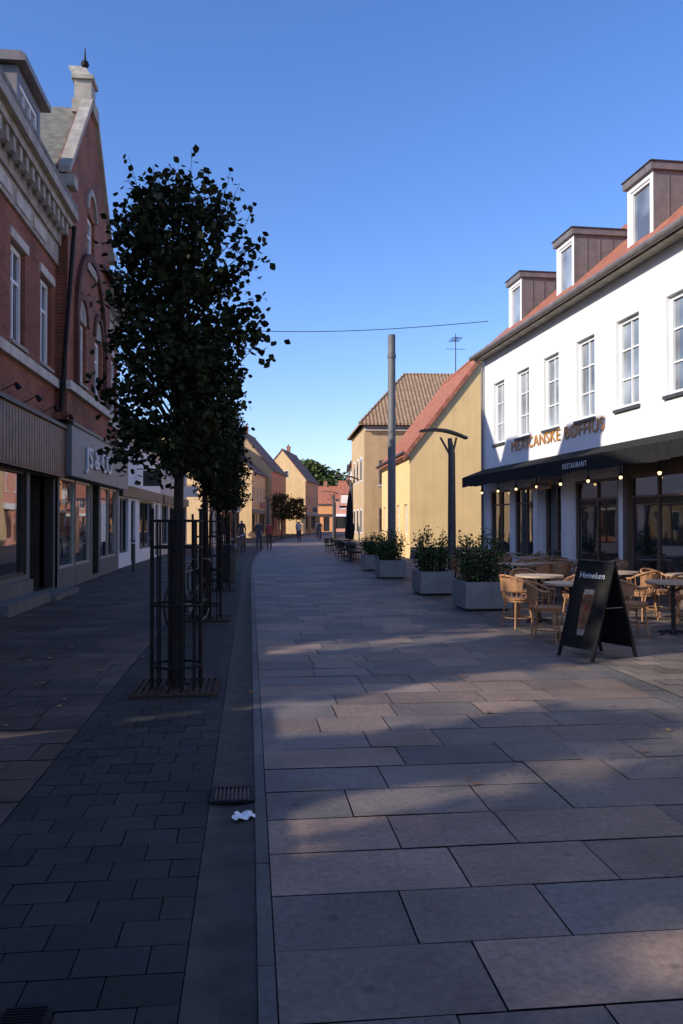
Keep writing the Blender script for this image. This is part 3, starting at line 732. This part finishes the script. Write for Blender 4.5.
def chair(x,y,rz,m=None,nm='bistro_chair'):
    m=m or wood; mb=MB()
    mb.tube((0,0,.435),(0,0,.465),.215,.22,m,20); mb.tube((0,0,.40),(0,0,.43),.2,.2,m,20)
    for a in (45,135,225,315):
        t=math.radians(a); mb.tube((math.cos(t)*.17,math.sin(t)*.17,.43),(math.cos(t)*.24,math.sin(t)*.24,0),.016,.013,m,7)
    P=[(math.cos(math.radians(k))*.2,math.sin(math.radians(k))*.2,.16) for k in range(0,361,30)]; mb.path(P,.009,m,5)
    A=[math.radians(k) for k in range(-20,201,20)]
    top=[(math.cos(t)*.26,math.sin(t)*.26,.68+.12*max(0,math.sin(t))) for t in A]
    mb.path(top,.017,m,7)
    low=[(math.cos(t)*.235,math.sin(t)*.235,.56) for t in A if 0<=math.degrees(t)<=180.1]
    mb.path(low,.008,m,5)
    for t in A:
        if math.sin(t)>=-.35: mb.tube((math.cos(t)*.2,math.sin(t)*.2,.45),(math.cos(t)*.26,math.sin(t)*.26,.68+.12*max(0,math.sin(t))),.008,.008,m,5)
    for t0,t1 in zip(A[3:-3],A[4:-2]):
        mb.face([(math.cos(t0)*.245,math.sin(t0)*.245,.57),(math.cos(t1)*.245,math.sin(t1)*.245,.57),(math.cos(t1)*.255,math.sin(t1)*.255,.76),(math.cos(t0)*.255,math.sin(t0)*.255,.76)],m)
    return mb.obj(nm,loc=(x,y,0),rz=rz)
ch0=chair(4.02,12.15,math.radians(110))
def chin(x,y,rz): n=inst(ch0,'bistro_chair',x,y,rz); return n
def table(x,y,r=.38,m=None):
    mb=MB(); mb.tube((0,0,.725),(0,0,.755),r,r,tabletop,28); mb.tube((0,0,.715),(0,0,.7245),r*.96,r*.96,black,28)
    mb.tube((0,0,.03),(0,0,.715),.03,.03,black,10); mb.ball((0,0,.03),.06,black)
    for k in range(4):
        a=k*math.pi/2+.4; mb.tube((0,0,.06),(math.cos(a)*.27,math.sin(a)*.27,.015),.018,.014,black,6)
        mb.tube((0,0,.6),(math.cos(a)*r*.7,math.sin(a)*r*.7,.715),.01,.01,black,5)
    return mb.obj('bistro_table',loc=(x,y,0))
tb=table(4.58,12.75)
tabs=[(4.45,11.1),(6.2,13.5),(7.1,12.7),(6.1,16.5),(5.35,16.3),(7.0,15.9),(6.7,19.3),(5.6,19.6),(7.2,17.6),(5.9,22),(7,22),(6.0,11.2),(7.2,10.4)]
for t in tabs: inst(tb,'bistro_table',*t)
chin(3.95,10.75,math.radians(60)); chin(5.1,12.5,math.radians(-80)); chin(4.6,13.45,math.radians(0)); chin(4.85,11.75,math.radians(-30)) 
random.seed(77)
for i,(tx,ty) in enumerate(tabs[1:]):
    a=U(0,6.28)
    for k in range(3 if i%2 else 2):
        aa=a+k*(2.09 if i%2 else 3.14); chin(tx+math.cos(aa)*.62,ty+math.sin(aa)*.62,aa-math.pi/2)

SB=empty('sandwich_board',(3.775,9.33,0),math.atan2(-.52,.21))
mb=MB()
W=.58;Hh=1.12;sp=.70
def lean(y0,y1,z0,z1,x0,x1,th,m):
    mb.ext([(x0,y0,z0),(x1,y0,z0),(x1,y1,z1),(x0,y1,z1)],(0,th,0),m)
slate_b=mat('board_frame',(.010,.010,.011),.6,.1,5,spec=.25)
x0=-W/2;x1=W/2
for fr in (0,1):
    def Y(z): return (z/Hh)*(sp/2) if fr==0 else sp-(z/Hh)*(sp/2)
    lean(Y(0),Y(Hh),0,Hh,x0,x0+.04,.025,slate_b); lean(Y(0),Y(Hh),0,Hh,x1-.04,x1,.025,slate_b)
    lean(Y(.12),Y(.17),.12,.17,x0+.04,x1-.04,.025,slate_b); lean(Y(1.07),Y(1.12),1.07,1.12,x0+.04,x1-.04,.025,slate_b)
    lean(Y(.17)+.006,Y(1.07)+.006,.17,1.07,x0+.04,x1-.04,.012,slate_b)
mb.tube((x0,sp/2+.01,Hh),(x1,sp/2+.01,Hh),.02,.02,slate_b,10)
mb.tube((x0+.02,.2,.6),(x0+.02,sp-.2,.6),.006,.006,chrome,5); mb.tube((x1-.02,.2,.6),(x1-.02,sp-.2,.6),.006,.006,chrome,5)
mb.obj('frame',SB)
mb=MB(); poster=mat('poster_dark',(.014,.012,.010),.6,.5,6,spec=.25); beer=mat('poster_beer',(.17,.085,.04),.5,.6,9,spec=.25); foam=mat('poster_foam',(.26,.23,.19),.5,.2,12,spec=.25); redp=mat('poster_red',(.3,.03,.02),.5,.1,5)
def pf(pts,m,o): mb.face([(a,(b/Hh)*(sp/2)+.003-o,b) for a,b in pts],m)
pf([(x0+.045,.18),(x1-.045,.18),(x1-.045,1.06),(x0+.045,1.06)],poster,.001)
gl=[(-.06,.34),(.06,.34),(.09,.62),(.085,.74),(-.085,.74),(-.09,.62)]
pf(gl,beer,.003); pf([(-.085,.742),(.085,.742),(.075,.80),(-.075,.80)],foam,.003)
pf([(-.05,.27),(.05,.27),(.06,.338),(-.06,.338)],foam,.003); pf([(-.02,.56),(.03,.56),(.03,.62),(-.02,.62)],redp,.005)
mb.obj('poster',SB)
text('lettering','Heineken',.105,whitetrim,SB,(-.21,(.93/Hh)*(sp/2)-.004,.93),(math.radians(90)-math.atan2(sp/2,Hh),0,0),.001)

def parasol(x,y,H=2.95):
    mb=MB(); mb.tube((0,0,0),(0,0,.07),.3,.28,polegrey,16); mb.tube((0,0,.07),(0,0,H),.03,.03,polegrey,10)
    n=14
    prof=[(.9,.17),(1.15,.20),(1.5,.17),(1.55,.13),(1.9,.15),(2.4,.11),(2.8,.05),(H,.02)]
    for (z0,r0),(z1,r1) in zip(prof[:-1],prof[1:]):
        for k in range(n):
            a=2*math.pi*k/n;b=2*math.pi*(k+1)/n; fa=1 if k%2 else .6; fb=1 if (k+1)%2 else .6
            mb.face([(math.cos(a)*r0*fa,math.sin(a)*r0*fa,z0),(math.cos(b)*r0*fb,math.sin(b)*r0*fb,z0),(math.cos(b)*r1*fb,math.sin(b)*r1*fb,z1),(math.cos(a)*r1*fa,math.sin(a)*r1*fa,z1)],canvas)
    mb.obj('closed_parasol',loc=(x,y,0))
parasol(4.05,33.5); parasol(4.5,37,2.8)
for (tx,ty) in ((4.6,32),(4.3,35),(4.9,34.2),(4.6,38),(4.5,41)):
    inst(tb,'bistro_table',tx,ty)
bch=chair(4.1,31.6,1,black)
for (tx,ty,a) in ((4.0,32.4,1),(3.9,34.6,2),(4.2,35.6,0),(4.8,33.3,3),(4.1,37.7,1),(5.1,31.5,4),(3.9,40.6,1),(4.3,41.8,1)): inst(bch,'bistro_chair',tx,ty,a)
def bin_(x,y):
    mb=MB(); mb.tube((0,0,.04),(0,0,.82),.19,.22,polegrey,18); mb.tube((0,0,0),(0,0,.04),.15,.15,black,14)
    mb.tube((0,0,.84),(0,0,.88),.235,.235,black,18); mb.tube((0,0,.92),(0,0,1.0),.23,.16,black,18)
    for a in range(4):
        t=a*math.pi/2; mb.tube((math.cos(t)*.2,math.sin(t)*.2,.82),(math.cos(t)*.2,math.sin(t)*.2,.93),.012,.012,black,5)
    mb.obj('litter_bin',loc=(x,y,0))
bin_(-.55,22.3)
def bollard(x,y,h=1.0):
    mb=MB(); mb.tube((0,0,0),(0,0,h-.08),.06,.055,polegrey,12); mb.tube((0,0,h-.1),(0,0,h-.05),.07,.07,whitetrim,12); mb.ball((0,0,h-.04),.06,polegrey); mb.obj('bollard',loc=(x,y,0))
for yy in (33,38,42,45): bollard(-.75+cv(yy),yy)
bollard(-3.7,27); bollard(-3.6,31,1.1)
def bicycle(x,y,rz):
    mb=MB(); tyre=black
    for cx in (0,1.05):
        P=[(cx+math.cos(2*math.pi*k/28)*.33,0,.34+math.sin(2*math.pi*k/28)*.33) for k in range(29)]; mb.path(P,.017,tyre,6)
        P=[(cx+math.cos(2*math.pi*k/28)*.305,0,.34+math.sin(2*math.pi*k/28)*.305) for k in range(29)]; mb.path(P,.007,chrome,5)
        for k in range(14):
            a=2*math.pi*k/14; mb.tube((cx,0,.34),(cx+math.cos(a)*.3,0,.34+math.sin(a)*.3),.002,.002,chrome,4)
        mb.tube((cx,-.05,.34),(cx,.05,.34),.02,.02,chrome,8)
        P=[(cx+math.cos(math.radians(k))*.365,0,.34+math.sin(math.radians(k))*.365) for k in range(10 if cx else 30,(150 if cx else 190),14)]; mb.path(P,.012,black,5)
    bb=(.44,0,.29); st=(.30,0,.82); hd=(.88,0,.86); hb=(.93,0,.66)
    fm=mat('bicycle_paint',(.03,.035,.05),.3,.1,5)
    for a,b in ((bb,st),(st,hd),(bb,hb),(hd,hb),((0,0,.34),bb),((0,0,.34),st),(hb,(1.05,0,.34))): mb.tube(a,b,.015,.015,fm,8)
    mb.tube(st,(.27,0,.93),.012,.012,chrome,6); mb.tube(hd,(.85,0,1.0),.012,.012,chrome,6)
    mb.path([(.7,-.28,.99),(.84,-.2,1.02),(.86,0,1.0),(.84,.2,1.02),(.7,.28,.99)],.011,chrome,6)
    mb.ext([(.12,-.08,.93),(.12,.08,.93),(.40,.02,.95),(.40,-.02,.95)],(0,0,.05),black)
    mb.tube((.44,-.06,.29),(.44,.06,.29),.09,.09,chrome,14); mb.tube((.44,-.1,.29),(.54,-.1,.16),.01,.01,chrome,5); mb.tube((.44,.1,.29),(.34,.1,.42),.01,.01,chrome,5)
    mb.box(.5,.6,-.15,-.08,.14,.165,black); mb.box(.28,.38,.08,.15,.41,.435,black)
    mb.tube((.3,.02,.3),(.2,.2,.01),.01,.01,chrome,5)
    mb.box(-.3,.18,-.07,.07,.72,.735,black)
    mb.obj('bicycle',loc=(x,y,0),rz=rz)
bicycle(-1.12,12.55,math.radians(70)); bicycle(-1.25,18.4,math.radians(75))

# ------------------------------------------------------------ people
skinm=mat('skin',(.45,.27,.19),.6,.05,5); hairm=mat('hair',(.06,.035,.02),.7,.2,30)
def person(x,y,rz,top,legs,H=1.72,stride=.22):
    V=[(0,0,.95),(0,0,1.15),(0,0,1.36),(0,0,1.5),(0,.015,1.57),(0,.01,1.66),
       (.17,0,1.41),(.22,-.06,1.14),(.21,.08,.93),(.20,.12,.83),
       (-.17,0,1.41),(-.22,.02,1.14),(-.22,.14,.95),(-.21,.19,.86),
       (.09,0,.90),(.1,stride*.55,.50),(.1,stride*.8,.09),(.1,stride*.8+.15,.035),
       (-.09,0,.90),(-.1,-stride*.2,.50),(-.1,-stride*1.1,.12),(-.1,-stride*1.1+.14,.04)]
    Rr=[.15,.125,.15,.055,.075,.085,.065,.045,.032,.028,.065,.045,.032,.028,.09,.062,.045,.04,.09,.062,.045,.04]
    Eg=[(0,1),(1,2),(2,3),(3,4),(4,5),(2,6),(6,7),(7,8),(8,9),(2,10),(10,11),(11,12),(12,13),(0,14),(14,15),(15,16),(16,17),(0,18),(18,19),(19,20),(20,21)]
    me=bpy.data.meshes.new('p'); me.from_pydata(V,Eg,[]); o=bpy.data.objects.new('p',me); scene.collection.objects.link(o)
    sk=o.modifiers.new('s','SKIN'); 
    for i,r in enumerate(Rr): 
        me.skin_vertices[0].data[i].radius=(r,r*(.75 if i in(0,1,2) else 1)); me.skin_vertices[0].data[i].use_root=(i==0)
    o.modifiers.new('ss','SUBSURF').levels=2
    dg=bpy.context.evaluated_depsgraph_get(); me2=bpy.data.meshes.new_from_object(o.evaluated_get(dg)); bpy.data.objects.remove(o)
    tm=mat('cloth_%s'%str(top),top,.85,.1,10); lg=mat('cloth_%s'%str(legs),legs,.85,.1,10)
    me2.materials.clear()
    for m in (tm,lg,skinm,hairm,black): me2.materials.append(m)
    for p in me2.polygons:
        c=p.center; k=0
        if c.z<.94 and abs(c.x)<.17: k=1
        if c.z<.07: k=4
        if c.z>1.5: k=2
        if c.z>1.68 or (c.z>1.56 and c.y<-.01): k=3
        if c.z<.93 and abs(c.x)>.17: k=2
        p.material_index=k; p.use_smooth=True
    n=bpy.data.objects.new('person',me2); scene.collection.objects.link(n); n.location=(x,y,0); n.rotation_euler[2]=rz; n.scale=(H/1.75,)*3; return n
person(.5,46,math.pi,(.05,.06,.09),(.04,.05,.09))
person(1.1,47.2,0,(.25,.05,.05),(.05,.05,.06),1.66)
person(-.5,50,0,(.06,.06,.065),(.08,.08,.1),1.78)
person(cv(85)+2.6,85,.1,(.4,.38,.35),(.05,.06,.1),1.75)
person(cv(80)+1.0,80,math.pi,(.07,.1,.2),(.03,.03,.04),1.7)
person(cv(72)+3.4,72,math.pi,(.05,.05,.05),(.04,.04,.05),1.7)
person(cv(66)+1.9,66,0,(.3,.3,.32),(.04,.04,.07),1.7)

# ------------------------------------------------------------ light, sky, camera
trav=Vector((math.cos(SUN_EL)*math.cos(SUN_AZ),math.cos(SUN_EL)*math.sin(SUN_AZ),-math.sin(SUN_EL)))
sl=bpy.data.lights.new('sun','SUN'); sl.energy=5; sl.angle=math.radians(.53); sl.color=(1,.92,.80)
so=bpy.data.objects.new('sun',sl); scene.collection.objects.link(so); so.rotation_euler=trav.to_track_quat('-Z','Y').to_euler(); so.location=(-20,-10,20)
w=bpy.data.worlds.new("World"); scene.world=w; w.use_nodes=True; nt=w.node_tree
bg=nt.nodes['Background']; sky=nt.nodes.new('ShaderNodeTexSky'); sky.sky_type='NISHITA'; sky.sun_disc=False
sky.sun_elevation=SUN_EL; sky.sun_rotation=math.atan2(-trav.x,-trav.y)%(2*math.pi)
sky.air_density=1.0; sky.dust_density=.6; sky.ozone_density=1.7
tint=nt.nodes.new('ShaderNodeVectorMath'); tint.operation='MULTIPLY'; tint.inputs[1].default_value=(1.22,1.25,1.6)
hs=nt.nodes.new('ShaderNodeHueSaturation'); hs.inputs['Saturation'].default_value=1.14
nt.links.new(sky.outputs[0],tint.inputs[0]); nt.links.new(tint.outputs[0],hs.inputs['Color']); nt.links.new(hs.outputs['Color'],bg.inputs['Color']); bg.inputs['Strength'].default_value=.15
cam=bpy.data.cameras.new('cam'); co=bpy.data.objects.new('camera',cam); scene.collection.objects.link(co)
cam.sensor_fit='VERTICAL'; cam.sensor_height=24; cam.lens=24*826/1024; cam.clip_end=3000
co.location=(0,0,1.6); co.rotation_euler=(math.radians(90+.69),0,math.radians(-6.32)); scene.camera=co
